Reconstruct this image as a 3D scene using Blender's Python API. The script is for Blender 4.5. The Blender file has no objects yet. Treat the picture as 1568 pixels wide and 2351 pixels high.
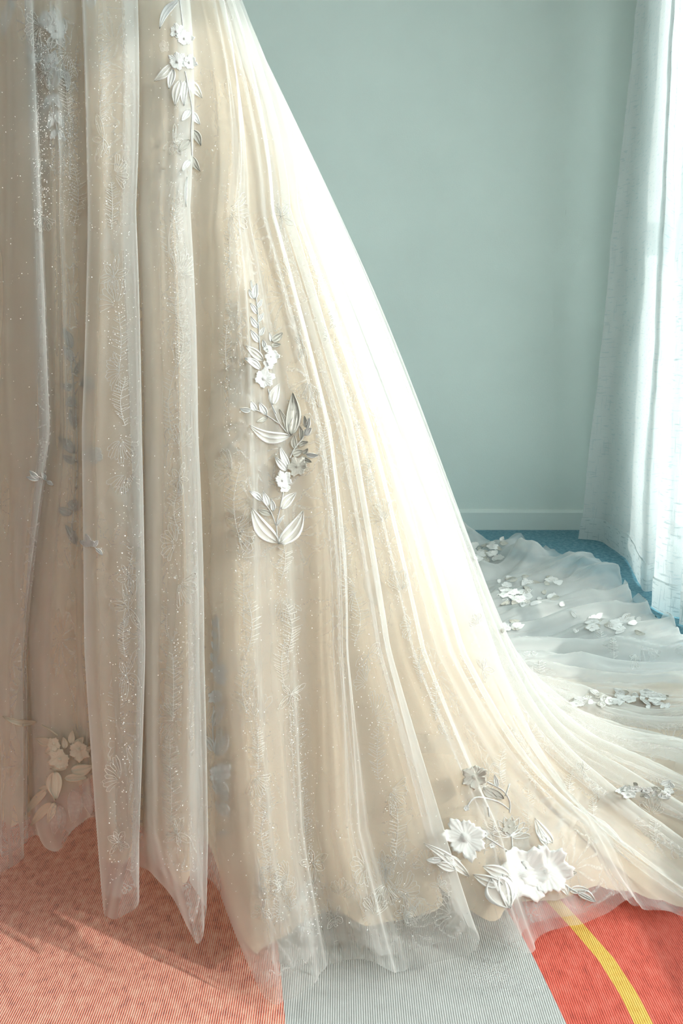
import bpy, math, random
import numpy as np
from mathutils import Vector, noise
from mathutils.bvhtree import BVHTree

random.seed(7)
rng = np.random.default_rng(11)
R = math.radians
scn = bpy.context.scene
col = scn.collection

# ------------------------------------------------------------------ camera
FPX, CX, CY, PITCH, CAMH = 1800.0, 784.0, 1175.5, R(11.1), 0.70
cam_d = bpy.data.cameras.new('camera')
cam = bpy.data.objects.new('camera', cam_d); col.objects.link(cam)
cam_d.sensor_fit = 'VERTICAL'; cam_d.sensor_height = 36.0
cam_d.lens = 36.0 * FPX / 2351.0
cam_d.clip_start = 0.02
cam.location = (0, 0, CAMH); cam.rotation_euler = (R(90) - PITCH, 0, 0)
scn.camera = cam

# ------------------------------------------------------------------ light
world = bpy.data.worlds.new('world'); scn.world = world; world.use_nodes = True
bg = world.node_tree.nodes['Background']
bg.inputs[0].default_value = (0.90, 1.0, 0.985, 1); bg.inputs[1].default_value = 2.85
SUN_AZ = (-0.925, 0.38)            # the way the rays travel over the floor
SUN_EL = R(35)
sd = bpy.data.lights.new('sun', 'SUN'); sd.energy = 1.95; sd.angle = R(0.8); sd.color = (1.0, 0.96, 0.88)
sun = bpy.data.objects.new('sun', sd); col.objects.link(sun)
dirv = Vector((SUN_AZ[0] * math.cos(SUN_EL), SUN_AZ[1] * math.cos(SUN_EL), -math.sin(SUN_EL)))
sun.rotation_euler = dirv.to_track_quat('-Z', 'Y').to_euler(); sun.location = (4, -1, 4)
scn.view_settings.view_transform = 'Standard'
scn.view_settings.look = 'None'
scn.view_settings.gamma = 1.0
scn.view_settings.use_curve_mapping = False
scn.view_settings.exposure = 0.38
scn.cycles.transparent_max_bounces = 14
scn.cycles.max_bounces = 5
scn.cycles.adaptive_threshold = 0.11
scn.cycles.adaptive_min_samples = 16
scn.cycles.caustics_reflective = False
scn.cycles.caustics_refractive = False
scn.cycles.diffuse_bounces = 3
scn.cycles.transmission_bounces = 5

# ------------------------------------------------------------------ helpers
cp, sp = math.cos(PITCH), math.sin(PITCH)
def ray(px, py):
    a = (px - CX) / FPX; b = -(py - CY) / FPX
    return np.array((a, cp + b * sp, -sp + b * cp))
CAMP = np.array((0, 0, CAMH))
def floor_pt(px, py, z=0.0):
    d = ray(px, py); return CAMP + d * ((z - CAMH) / d[2])
def on_plane_x(px, py, X):
    d = ray(px, py); return CAMP + d * (X / d[0])

def mesh_obj(name, verts, faces, mat, parent=None, uv=None, smooth=True):
    me = bpy.data.meshes.new(name)
    me.from_pydata([tuple(map(float, v)) for v in verts], [], [tuple(map(int, f)) for f in faces])
    if mat: me.materials.append(mat)
    if uv is not None:
        lay = me.uv_layers.new(name='UVMap')
        vi = np.empty(len(me.loops), dtype=np.int32); me.loops.foreach_get('vertex_index', vi)
        lay.data.foreach_set('uv', np.asarray(uv, dtype=np.float32)[vi].ravel())
    if smooth: me.polygons.foreach_set('use_smooth', [True] * len(me.polygons))
    me.update()
    o = bpy.data.objects.new(name, me); col.objects.link(o)
    if parent: o.parent = parent
    return o
def empty(name, loc=(0, 0, 0)):
    o = bpy.data.objects.new(name, None); col.objects.link(o); o.location = loc; return o
def tag(o, label=None, cat=None, group=None, kind=None):
    if label: o['label'] = label
    if cat: o['category'] = cat
    if group: o['group'] = group
    if kind: o['kind'] = kind
    return o
def grid_faces(nr, nc):
    f = []
    for i in range(nr - 1):
        for j in range(nc - 1):
            a = i * nc + j
            f.append((a, a + 1, a + nc + 1, a + nc))
    return f
def boxes(name, bl, mat, parent=None):
    V, Fs = [], []
    for (x0, x1, y0, y1, z0, z1) in bl:
        n = len(V)
        V += [(x0, y0, z0), (x1, y0, z0), (x1, y1, z0), (x0, y1, z0), (x0, y0, z1), (x1, y0, z1), (x1, y1, z1), (x0, y1, z1)]
        Fs += [tuple(n + k for k in q) for q in ((0, 3, 2, 1), (4, 5, 6, 7), (0, 1, 5, 4), (1, 2, 6, 5), (2, 3, 7, 6), (3, 0, 4, 7))]
    return mesh_obj(name, V, Fs, mat, parent, smooth=False)

# ------------------------------------------------------------------ materials
def new_mat(name):
    m = bpy.data.materials.new(name); m.use_nodes = True
    nt = m.node_tree; nt.nodes.clear()
    out = nt.nodes.new('ShaderNodeOutputMaterial')
    return m, nt, out
def N(nt, t, **kw):
    n = nt.nodes.new(t)
    for k, v in kw.items(): setattr(n, k, v)
    return n
def ramp(nt, stops):
    r = N(nt, 'ShaderNodeValToRGB'); e = r.color_ramp.elements
    e[0].position, e[0].color = stops[0][0], stops[0][1]
    e[1].position, e[1].color = stops[-1][0], stops[-1][1]
    for p, c in stops[1:-1]:
        x = e.new(p); x.color = c
    return r
def math_n(nt, op, a, b=None):
    n = N(nt, 'ShaderNodeMath', operation=op)
    for i, v in enumerate((a, b)):
        if v is None: continue
        if isinstance(v, (int, float)): n.inputs[i].default_value = v
        else: nt.links.new(v, n.inputs[i])
    return n.outputs[0]
def c4(r, g, b): return (r, g, b, 1)
def lin(r, g, b):
    f = lambda u: (u / 255 / 12.92) if u / 255 <= 0.04045 else ((u / 255 + 0.055) / 1.055) ** 2.4
    return (f(r), f(g), f(b), 1)

def m_wall(name, colr, bump=0.15):
    m, nt, out = new_mat(name)
    p = N(nt, 'ShaderNodeBsdfPrincipled'); p.inputs['Roughness'].default_value = 0.75
    co = N(nt, 'ShaderNodeTexCoord')
    n1 = N(nt, 'ShaderNodeTexNoise'); n1.inputs['Scale'].default_value = 2.2; n1.inputs['Detail'].default_value = 3
    nt.links.new(co.outputs['Object'], n1.inputs['Vector'])
    a = tuple(x * 0.96 for x in colr[:3]) + (1,); b = tuple(min(1, x * 1.04) for x in colr[:3]) + (1,)
    r = ramp(nt, [(0.3, a), (0.7, b)]); nt.links.new(n1.outputs['Fac'], r.inputs['Fac'])
    nt.links.new(r.outputs['Color'], p.inputs['Base Color'])
    n2 = N(nt, 'ShaderNodeTexNoise'); n2.inputs['Scale'].default_value = 260; n2.inputs['Detail'].default_value = 3
    nt.links.new(co.outputs['Object'], n2.inputs['Vector'])
    bp = N(nt, 'ShaderNodeBump'); bp.inputs['Strength'].default_value = bump; bp.inputs['Distance'].default_value = 0.002
    nt.links.new(n2.outputs['Fac'], bp.inputs['Height']); nt.links.new(bp.outputs['Normal'], p.inputs['Normal'])
    nt.links.new(p.outputs[0], out.inputs[0]); return m

def m_carpet(name, dark, mid, light, mott=60.0, rib=True, ribcol=None, stretch=1.0):
    """woven carpet: mottled yarn colour, fine ribs running along Y"""
    m, nt, out = new_mat(name)
    p = N(nt, 'ShaderNodeBsdfPrincipled'); p.inputs['Roughness'].default_value = 0.85
    p.inputs['Sheen Weight'].default_value = 0.15
    co = N(nt, 'ShaderNodeTexCoord')
    mp = N(nt, 'ShaderNodeMapping'); mp.inputs['Scale'].default_value = (1, stretch, 1)
    nt.links.new(co.outputs['Object'], mp.inputs['Vector'])
    n1 = N(nt, 'ShaderNodeTexNoise'); n1.inputs['Scale'].default_value = mott; n1.inputs['Detail'].default_value = 5
    n1.inputs['Roughness'].default_value = 0.68
    nt.links.new(mp.outputs[0], n1.inputs['Vector'])
    r = ramp(nt, [(0.32, dark), (0.47, mid), (0.66, light)]); nt.links.new(n1.outputs['Fac'], r.inputs['Fac'])
    n3 = N(nt, 'ShaderNodeTexNoise'); n3.inputs['Scale'].default_value = 700; nt.links.new(co.outputs['Object'], n3.inputs['Vector'])
    colout = r.outputs['Color']; h = n3.outputs['Fac']
    if rib:
        w = N(nt, 'ShaderNodeTexWave', wave_type='BANDS', bands_direction='X', wave_profile='SIN')
        w.inputs['Scale'].default_value = 128.0 / 1.0 * 0.95; w.inputs['Distortion'].default_value = 0.25
        w.inputs['Detail Scale'].default_value = 3
        nt.links.new(co.outputs['Object'], w.inputs['Vector'])
        mx = N(nt, 'ShaderNodeMix', data_type='RGBA', blend_type='MIX')
        f = math_n(nt, 'MULTIPLY', math_n(nt, 'POWER', w.outputs['Fac'], 1.6), 0.75)  # rib tops lightened: their glare is painted into the yarn colour
        nt.links.new(f, mx.inputs['Factor']); nt.links.new(colout, mx.inputs[6]); mx.inputs[7].default_value = ribcol
        colout = mx.outputs[2]
        h = math_n(nt, 'ADD', w.outputs['Fac'], math_n(nt, 'MULTIPLY', n3.outputs['Fac'], 0.4))
    nt.links.new(colout, p.inputs['Base Color'])
    bp = N(nt, 'ShaderNodeBump'); bp.inputs['Strength'].default_value = 0.5; bp.inputs['Distance'].default_value = 0.0012
    nt.links.new(h, bp.inputs['Height']); nt.links.new(bp.outputs['Normal'], p.inputs['Normal'])
    nt.links.new(p.outputs[0], out.inputs[0]); return m

def m_tulle(name, colr, base, edge=0.95, power=2.2, transl=0.5, spark=0.0, gloss=0.06):
    """net: lets light straight through, closes up at a grazing angle as woven net does"""
    m, nt, out = new_mat(name)
    lw = N(nt, 'ShaderNodeLayerWeight'); lw.inputs['Blend'].default_value = 0.5
    fp = math_n(nt, 'POWER', lw.outputs['Facing'], power)
    co = N(nt, 'ShaderNodeTexCoord')
    nz = N(nt, 'ShaderNodeTexNoise'); nz.inputs['Scale'].default_value = 14; nz.inputs['Detail'].default_value = 0
    nt.links.new(co.outputs['Object'], nz.inputs['Vector'])
    op = math_n(nt, 'ADD', math_n(nt, 'MULTIPLY', fp, edge - base), base)
    op = math_n(nt, 'MULTIPLY', op, math_n(nt, 'ADD', math_n(nt, 'MULTIPLY', nz.outputs['Fac'], 0.35), 0.82))
    if spark > 0:                 # stitched fans: threads running out from the middle of each motif
        uv = N(nt, 'ShaderNodeUVMap')
        nd = N(nt, 'ShaderNodeTexNoise'); nd.inputs['Scale'].default_value = 24; nd.inputs['Detail'].default_value = 2
        nt.links.new(uv.outputs[0], nd.inputs['Vector'])
        sb = N(nt, 'ShaderNodeVectorMath', operation='SUBTRACT'); nt.links.new(nd.outputs['Color'], sb.inputs[0]); sb.inputs[1].default_value = (0.5, 0.5, 0.5)
        sc_ = N(nt, 'ShaderNodeVectorMath', operation='SCALE'); nt.links.new(sb.outputs[0], sc_.inputs[0]); sc_.inputs['Scale'].default_value = 0.022
        ad = N(nt, 'ShaderNodeVectorMath', operation='ADD'); nt.links.new(uv.outputs[0], ad.inputs[0]); nt.links.new(sc_.outputs[0], ad.inputs[1])
        tot = None
        for scl, nn, r0, r1, dx in ((14.0, 13, 0.007, 0.038, 0.0),):
            of = N(nt, 'ShaderNodeVectorMath', operation='ADD'); nt.links.new(ad.outputs[0], of.inputs[0]); of.inputs[1].default_value = (dx, dx * 1.7, 0)
            vo = N(nt, 'ShaderNodeTexVoronoi', voronoi_dimensions='2D'); vo.inputs['Scale'].default_value = scl
            nt.links.new(of.outputs[0], vo.inputs['Vector'])
            lo = N(nt, 'ShaderNodeVectorMath', operation='SUBTRACT'); nt.links.new(of.outputs[0], lo.inputs[0]); nt.links.new(vo.outputs['Position'], lo.inputs[1])
            sx = N(nt, 'ShaderNodeSeparateXYZ'); nt.links.new(lo.outputs[0], sx.inputs[0])
            an = math_n(nt, 'ARCTAN2', sx.outputs[1], sx.outputs[0])
            le = N(nt, 'ShaderNodeVectorMath', operation='LENGTH'); nt.links.new(lo.outputs[0], le.inputs[0])
            sn = math_n(nt, 'SINE', math_n(nt, 'MULTIPLY', an, nn))
            rr_ = ramp(nt, [(0.55, c4(0, 0, 0)), (0.95, c4(1, 1, 1))]); nt.links.new(sn, rr_.inputs['Fac'])
            m1 = math_n(nt, 'GREATER_THAN', le.outputs['Value'], r0); m2 = math_n(nt, 'LESS_THAN', le.outputs['Value'], r1)
            f_ = math_n(nt, 'MULTIPLY', rr_.outputs['Color'], math_n(nt, 'MULTIPLY', m1, m2))
            # scalloped outer cord
            wob = math_n(nt, 'ADD', math_n(nt, 'MULTIPLY', sn, 0.0018), r1)
            rim_ = math_n(nt, 'LESS_THAN', math_n(nt, 'ABSOLUTE', math_n(nt, 'SUBTRACT', le.outputs['Value'], wob)), 0.0009)
            f_ = math_n(nt, 'MAXIMUM', f_, rim_)
            tot = f_ if tot is None else math_n(nt, 'MAXIMUM', tot, f_)
        gn = N(nt, 'ShaderNodeTexNoise'); gn.inputs['Scale'].default_value = 520; gn.inputs['Detail'].default_value = 1; nt.links.new(uv.outputs[0], gn.inputs['Vector'])
        gr_ = ramp(nt, [(0.42, c4(0.25, 0.25, 0.25)), (0.62, c4(1, 1, 1))]); nt.links.new(gn.outputs['Fac'], gr_.inputs['Fac'])
        ms = N(nt, 'ShaderNodeMapping'); ms.inputs['Scale'].default_value = (9, 2.2, 1); nt.links.new(uv.outputs[0], ms.inputs['Vector'])
        mn_ = N(nt, 'ShaderNodeTexNoise'); mn_.inputs['Scale'].default_value = 1; mn_.inputs['Detail'].default_value = 1; nt.links.new(ms.outputs[0], mn_.inputs['Vector'])
        mr_ = ramp(nt, [(0.44, c4(0.12, 0.12, 0.12)), (0.60, c4(1, 1, 1))]); nt.links.new(mn_.outputs['Fac'], mr_.inputs['Fac'])
        tot = math_n(nt, 'MULTIPLY', tot, mr_.outputs['Color'])
        op = math_n(nt, 'ADD', op, math_n(nt, 'MULTIPLY', math_n(nt, 'MULTIPLY', tot, gr_.outputs['Color']), spark))
    mn = N(nt, 'ShaderNodeMath', operation='MINIMUM'); nt.links.new(op, mn.inputs[0]); mn.inputs[1].default_value = 1.0
    d = N(nt, 'ShaderNodeBsdfDiffuse'); d.inputs[0].default_value = colr
    t = N(nt, 'ShaderNodeBsdfTranslucent'); t.inputs[0].default_value = colr
    if spark > 0:
        cm = N(nt, 'ShaderNodeMix', data_type='RGBA'); nt.links.new(tot, cm.inputs['Factor']); cm.inputs[6].default_value = colr; cm.inputs[7].default_value = (1, 1, 0.99, 1)
        nt.links.new(cm.outputs[2], d.inputs[0])
    mx = N(nt, 'ShaderNodeMixShader'); mx.inputs[0].default_value = transl
    nt.links.new(d.outputs[0], mx.inputs[1]); nt.links.new(t.outputs[0], mx.inputs[2])
    g = N(nt, 'ShaderNodeBsdfGlossy'); g.inputs['Roughness'].default_value = 0.45; g.inputs[0].default_value = (1, 1, 1, 1)
    mg = N(nt, 'ShaderNodeMixShader'); mg.inputs[0].default_value = gloss
    nt.links.new(mx.outputs[0], mg.inputs[1]); nt.links.new(g.outputs[0], mg.inputs[2])
    tr = N(nt, 'ShaderNodeBsdfTransparent')
    mo = N(nt, 'ShaderNodeMixShader'); nt.links.new(mn.outputs[0], mo.inputs[0])
    nt.links.new(tr.outputs[0], mo.inputs[1]); nt.links.new(mg.outputs[0], mo.inputs[2])
    nt.links.new(mo.outputs[0], out.inputs[0]); return m

def m_lining(name, colr):
    m, nt, out = new_mat(name)
    co = N(nt, 'ShaderNodeTexCoord')
    nz = N(nt, 'ShaderNodeTexNoise'); nz.inputs['Scale'].default_value = 90; nt.links.new(co.outputs['Object'], nz.inputs['Vector'])
    bp = N(nt, 'ShaderNodeBump'); bp.inputs['Strength'].default_value = 0.08; bp.inputs['Distance'].default_value = 0.002
    nt.links.new(nz.outputs['Fac'], bp.inputs['Height'])
    d = N(nt, 'ShaderNodeBsdfPrincipled'); d.inputs['Base Color'].default_value = colr; d.inputs['Roughness'].default_value = 0.55
    nt.links.new(bp.outputs[0], d.inputs['Normal'])
    t = N(nt, 'ShaderNodeBsdfTranslucent'); t.inputs[0].default_value = colr
    mx = N(nt, 'ShaderNodeMixShader'); mx.inputs[0].default_value = 0.3
    nt.links.new(d.outputs[0], mx.inputs[1]); nt.links.new(t.outputs[0], mx.inputs[2])
    nt.links.new(mx.outputs[0], out.inputs[0]); return m

def m_thread(name, colr, metallic=0.0, rough=0.4, scale=26.0, strength=0.5):
    """satin stitch: fine threads across the UV"""
    m, nt, out = new_mat(name)
    p = N(nt, 'ShaderNodeBsdfPrincipled'); p.inputs['Base Color'].default_value = colr
    p.inputs['Roughness'].default_value = rough; p.inputs['Metallic'].default_value = metallic
    uv = N(nt, 'ShaderNodeUVMap')
    w = N(nt, 'ShaderNodeTexWave', wave_type='BANDS', bands_direction='DIAGONAL'); w.inputs['Scale'].default_value = scale
    w.inputs['Distortion'].default_value = 2.0; w.inputs['Detail'].default_value = 1
    nt.links.new(uv.outputs[0], w.inputs['Vector'])
    bp = N(nt, 'ShaderNodeBump'); bp.inputs['Strength'].default_value = strength; bp.inputs['Distance'].default_value = 0.0008
    nt.links.new(w.outputs['Fac'], bp.inputs['Height']); nt.links.new(bp.outputs[0], p.inputs['Normal'])
    nt.links.new(p.outputs[0], out.inputs[0]); return m

def m_curtain(name, base, colr=(0.93, 0.96, 0.97, 1)):
    """linen-look voile with thick slub yarns running both ways"""
    m, nt, out = new_mat(name)
    uv = N(nt, 'ShaderNodeUVMap')
    def slub(sx, sy, lo, hi):
        mp = N(nt, 'ShaderNodeMapping'); mp.inputs['Scale'].default_value = (sx, sy, 1)
        nt.links.new(uv.outputs[0], mp.inputs['Vector'])
        n = N(nt, 'ShaderNodeTexNoise'); n.inputs['Scale'].default_value = 1; n.inputs['Detail'].default_value = 1
        nt.links.new(mp.outputs[0], n.inputs['Vector'])
        r = ramp(nt, [(lo, c4(0, 0, 0)), (hi, c4(1, 1, 1))]); nt.links.new(n.outputs['Fac'], r.inputs['Fac'])
        return r.outputs['Color']
    s1 = slub(14, 170, 0.60, 0.66); s2 = slub(150, 12, 0.64, 0.69)
    fine = slub(500, 500, 0.3, 0.7)
    s = math_n(nt, 'MAXIMUM', s1, s2)
    op = math_n(nt, 'ADD', math_n(nt, 'MULTIPLY', s, 0.25), math_n(nt, 'ADD', math_n(nt, 'MULTIPLY', fine, 0.12), base))
    mn = N(nt, 'ShaderNodeMath', operation='MINIMUM'); nt.links.new(op, mn.inputs[0]); mn.inputs[1].default_value = 1.0
    mc = N(nt, 'ShaderNodeMix', data_type='RGBA'); nt.links.new(math_n(nt, 'MULTIPLY', s, 0.55), mc.inputs['Factor'])
    mc.inputs[6].default_value = colr; mc.inputs[7].default_value = (0.42, 0.50, 0.52, 1)
    d = N(nt, 'ShaderNodeBsdfDiffuse'); nt.links.new(mc.outputs[2], d.inputs[0])
    t = N(nt, 'ShaderNodeBsdfTranslucent'); nt.links.new(mc.outputs[2], t.inputs[0])
    mx = N(nt, 'ShaderNodeMixShader'); mx.inputs[0].default_value = 0.38
    nt.links.new(d.outputs[0], mx.inputs[1]); nt.links.new(t.outputs[0], mx.inputs[2])
    tr = N(nt, 'ShaderNodeBsdfTransparent')
    mo = N(nt, 'ShaderNodeMixShader'); nt.links.new(mn.outputs[0], mo.inputs[0])
    nt.links.new(tr.outputs[0], mo.inputs[1]); nt.links.new(mx.outputs[0], mo.inputs[2])
    nt.links.new(mo.outputs[0], out.inputs[0]); return m

def m_glass(name):
    m, nt, out = new_mat(name)
    tr = N(nt, 'ShaderNodeBsdfTransparent'); tr.inputs[0].default_value = (0.97, 0.99, 0.99, 1)
    g = N(nt, 'ShaderNodeBsdfGlossy'); g.inputs['Roughness'].default_value = 0.02
    mx = N(nt, 'ShaderNodeMixShader'); mx.inputs[0].default_value = 0.05
    nt.links.new(tr.outputs[0], mx.inputs[1]); nt.links.new(g.outputs[0], mx.inputs[2])
    nt.links.new(mx.outputs[0], out.inputs[0]); return m

def m_plain(name, colr, rough=0.5, metallic=0.0):
    m, nt, out = new_mat(name)
    p = N(nt, 'ShaderNodeBsdfPrincipled'); p.inputs['Base Color'].default_value = colr
    p.inputs['Roughness'].default_value = rough; p.inputs['Metallic'].default_value = metallic
    co = N(nt, 'ShaderNodeTexCoord')
    nz = N(nt, 'ShaderNodeTexNoise'); nz.inputs['Scale'].default_value = 120; nt.links.new(co.outputs['Object'], nz.inputs['Vector'])
    bp = N(nt, 'ShaderNodeBump'); bp.inputs['Strength'].default_value = 0.05; nt.links.new(nz.outputs['Fac'], bp.inputs['Height'])
    nt.links.new(bp.outputs[0], p.inputs['Normal'])
    nt.links.new(p.outputs[0], out.inputs[0]); return m

M = {}
M['wall'] = m_wall('wall_paint', lin(234, 247, 242))
M['wall_dim'] = m_wall('wall_paint_grey', lin(210, 214, 211))
M['base'] = m_wall('baseboard_paint', lin(234, 246, 242), 0.03)
M['ceil'] = m_wall('ceiling_paint', lin(228, 231, 228))
M['coral'] = m_carpet('coral_carpet_sunlit', lin(176, 48, 26), lin(226, 104, 78), lin(244, 156, 132), 85, True, lin(255, 232, 214), 0.7)  # paler copy of the coral carpet, sun glare put into its colour
M['coral_shaded'] = m_carpet('coral_carpet_shaded', lin(170, 45, 28), lin(208, 70, 50), lin(222, 100, 84), 90, True, lin(222, 120, 104), 0.5)  # same coral carpet away from the glare, less-lit tone put into its colour
M['grey'] = m_carpet('grey_carpet', lin(160, 161, 160), lin(172, 173, 172), lin(182, 183, 182), 40, True, lin(212, 213, 211))
M['yellow'] = m_carpet('yellow_carpet', lin(205, 150, 40), lin(222, 172, 62), lin(232, 186, 84), 60, True, lin(236, 200, 110))
M['blue'] = m_carpet('blue_carpet', lin(52, 118, 142), lin(84, 146, 166), lin(128, 176, 190), 70, False)
M['lining'] = m_lining('cream_lining', lin(236, 215, 186))
M['lace'] = m_tulle('glitter_tulle', (0.90, 0.88, 0.86, 1), 0.20, 0.8, 2.4, 0.4, spark=0.42, gloss=0.1)
M['tulle'] = m_tulle('ivory_tulle', (0.91, 0.92, 0.90, 1), 0.25, 0.86, 1.9, 0.5)
M['under'] = m_tulle('white_underlay_tulle', (0.93, 0.93, 0.91, 1), 0.72, 1.0, 1.5, 0.35)
M['fill'] = m_tulle('net_filling', (0.90, 0.89, 0.86, 1), 0.55, 0.95, 2.0, 0.3)
M['fill_shade_grey'] = m_thread('shade_grey_filling', (0.62, 0.60, 0.55, 1), 0.45, 0.45)  # filling of the darkened leaves, shade put into its colour
M['stitch'] = m_tulle('glitter_stitch', (1.0, 1.0, 0.98, 1), 0.70, 0.9, 2.0, 0.2, gloss=0.15)
M['cream'] = m_thread('cream_satin_thread', (0.90, 0.80, 0.64, 1), 0.0, 0.5)
M['glit'] = m_plain('glitter', (1, 1, 1, 1), 0.25, 0.0)
M['thread'] = m_thread('white_satin_thread', (0.97, 0.97, 0.95, 1), 0.08, 0.38)
M['shade_grey'] = m_thread('shade_grey_thread', (0.66, 0.64, 0.58, 1), 0.5, 0.42)  # white thread painted darker for leaves that lie in shade
M['curtain'] = m_curtain('voile_curtain', 0.74, (0.97, 0.985, 0.985, 1))
M['hem'] = m_curtain('voile_hem', 0.88, (0.90, 0.94, 0.94, 1))
M['glass'] = m_glass('window_glass')
M['frame'] = m_plain('window_frame_paint', lin(236, 238, 238), 0.4)

# ------------------------------------------------------------------ the room
WALL_Y, WALL_X = 3.195, 1.10
WX0, CEIL = -2.4, 2.55
o = boxes('wall_back', [(WX0, WALL_X + 0.15, WALL_Y, WALL_Y + 0.12, 0, CEIL)], M['wall']); tag(o, 'plain pale blue-grey painted wall behind the dress', 'wall', kind='structure')
o = boxes('wall_left', [(WX0 - 0.12, WX0, -1.2, WALL_Y + 0.12, 0, CEIL)], M['wall_dim']); tag(o, 'pale blue-grey side wall opposite the window', 'wall', kind='structure')
o = boxes('wall_front', [(WX0 - 0.12, WALL_X + 0.15, -1.32, -1.2, 0, CEIL)], M['wall_dim']); tag(o, 'pale painted wall behind the photographer', 'wall', kind='structure')
WY0, WY1, WZ0, WZ1 = -0.9, 2.67, 0.10, 2.20
o = boxes('wall_right', [(WALL_X, WALL_X + 0.15, WY1, WALL_Y, 0, CEIL), (WALL_X, WALL_X + 0.15, -1.2, WY0, 0, CEIL),
                         (WALL_X, WALL_X + 0.15, WY0, WY1, WZ1, CEIL), (WALL_X, WALL_X + 0.15, WY0, WY1, 0, WZ0), (WALL_X, WALL_X + 0.15, WY0, 1.62, WZ0, 0.55)], M['wall'])  # last box: low panel added out of view to shade floor and train
tag(o, 'pale painted window wall behind the sheer curtain', 'wall', kind='structure')
o = boxes('ceiling', [(WX0 - 0.12, WALL_X + 0.15, -1.2, WALL_Y + 0.12, CEIL, CEIL + 0.1)], M['ceil']); tag(o, 'white painted ceiling of the room', 'ceiling', kind='structure')
# baseboard with a small sloped top
bw, bh = 0.016, 0.085
V = []
for x in (WX0, WALL_X):
    V += [(x, WALL_Y, 0), (x, WALL_Y - bw, 0), (x, WALL_Y - bw, bh - 0.012), (x, WALL_Y - bw * 0.45, bh), (x, WALL_Y, bh)]
Fq = [(i, (i + 1) % 5, (i + 1) % 5 + 5, i + 5) for i in range(5)] + [(4, 3, 2, 1, 0), (5, 6, 7, 8, 9)]
o = mesh_obj('baseboard_back', V, Fq, M['base'], smooth=False); tag(o, 'painted baseboard along the foot of the back wall', 'baseboard', kind='structure')
# window
win = boxes('window_1', [(WALL_X + 0.04, WALL_X + 0.10, WY0, WY1, WZ0, WZ0 + 0.05), (WALL_X + 0.04, WALL_X + 0.10, WY0, WY1, WZ1 - 0.05, WZ1),
                         (WALL_X + 0.04, WALL_X + 0.10, WY0, WY0 + 0.05, WZ0, WZ1), (WALL_X + 0.04, WALL_X + 0.10, WY1 - 0.05, WY1, WZ0, WZ1)], M['frame'])
tag(win, 'tall white framed window behind the sheer curtain', 'window', kind='structure')
MUL = [1.62]
for y in MUL: boxes('mullion', [(WALL_X + 0.045, WALL_X + 0.095, y - 0.03, y + 0.03, WZ0 + 0.05, WZ1 - 0.05)], M['frame'], win)
boxes('transom', [(WALL_X + 0.05, WALL_X + 0.09, MUL[0] + 0.03, WY1 - 0.05, 1.18, 1.25)], M['frame'], win)
ys = [WY0 + 0.05] + MUL + [WY1 - 0.05]
for a, b in zip(ys[:-1], ys[1:]):
    boxes('pane', [(WALL_X + 0.067, WALL_X + 0.072, a, b, WZ0 + 0.05, WZ1 - 0.05)], M['glass'], win)

# floor: a slab with the carpet's coloured fields laid on it, each with its own pile
fl = boxes('floor', [(WX0 - 0.12, WALL_X + 0.15, -1.2, WALL_Y + 0.12, -0.10, -0.008)], M['grey'])
tag(fl, 'carpeted floor in coral, grey, yellow and blue fields', 'floor', kind='structure')
def field(name, left, right, mat, label):
    """strip between two poly-lines of (x, y), given from near to far"""
    n = len(left); V = []
    for z in (-0.008, 0.0):
        V += [(x, y, z) for x, y in left] + [(x, y, z) for x, y in right]
    Fs = []
    m2 = 2 * n
    for i in range(n - 1):
        Fs.append((m2 + i, m2 + n + i, m2 + n + i + 1, m2 + i + 1))
        Fs.append((i, i + 1, m2 + i + 1, m2 + i)); Fs.append((n + i, m2 + n + i, m2 + n + i + 1, n + i + 1))
    o = mesh_obj(name, V, Fs, mat, fl, smooth=False); o['label'] = label; return o
YB = 1.55
ya = [-1.2, 0.719, 0.786, YB]
gl = [(-0.355, -1.2), (-0.060, 0.719), (-0.070, 0.786), (-0.184, YB)]
gr = [(0.90, -1.2), (0.241, 0.719), (0.221, 0.86), (0.06, YB)]
yl = [(0.340, -1.2), (0.300, 0.60), (0.314, 0.719), (0.312, 0.76), (0.304, 0.812), (0.286, 0.867), (0.255, 0.95), (0.10, YB)]
gl = [(-0.05, -1.2), (-0.060, 0.719), (-0.070, 0.786), (-0.184, YB)]
gr = [(0.244, -1.2), (0.243, 0.60), (0.241, 0.719), (0.236, 0.76), (0.229, 0.812), (0.220, 0.867), (0.20, 0.95), (0.06, YB)]
w = 0.020
yl2 = [(x + w, y) for x, y in yl]
lx = [(WX0 - 0.1, y) for _, y in gl]
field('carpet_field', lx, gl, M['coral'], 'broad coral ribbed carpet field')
glr = [(float(np.interp(y, [q[1] for q in gl], [q[0] for q in gl])), y) for _, y in gr]
field('carpet_band', glr, gr, M['grey'], 'light grey ribbed carpet band')
field('carpet_field', gr, yl, M['coral_shaded'], 'coral carpet field in a painted shade tone')
field('carpet_stripe', yl, yl2, M['yellow'], 'curved yellow stripe in the carpet')
field('carpet_field', yl2, [(WALL_X + 0.1, y) for _, y in yl2], M['coral_shaded'], 'coral carpet field in a painted shade tone')
field('carpet_field', [(WX0 - 0.1, YB), (WX0 - 0.1, WALL_Y + 0.1)], [(WALL_X + 0.1, YB), (WALL_X + 0.1, WALL_Y + 0.1)], M['blue'], 'mottled blue carpet field')

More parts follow.
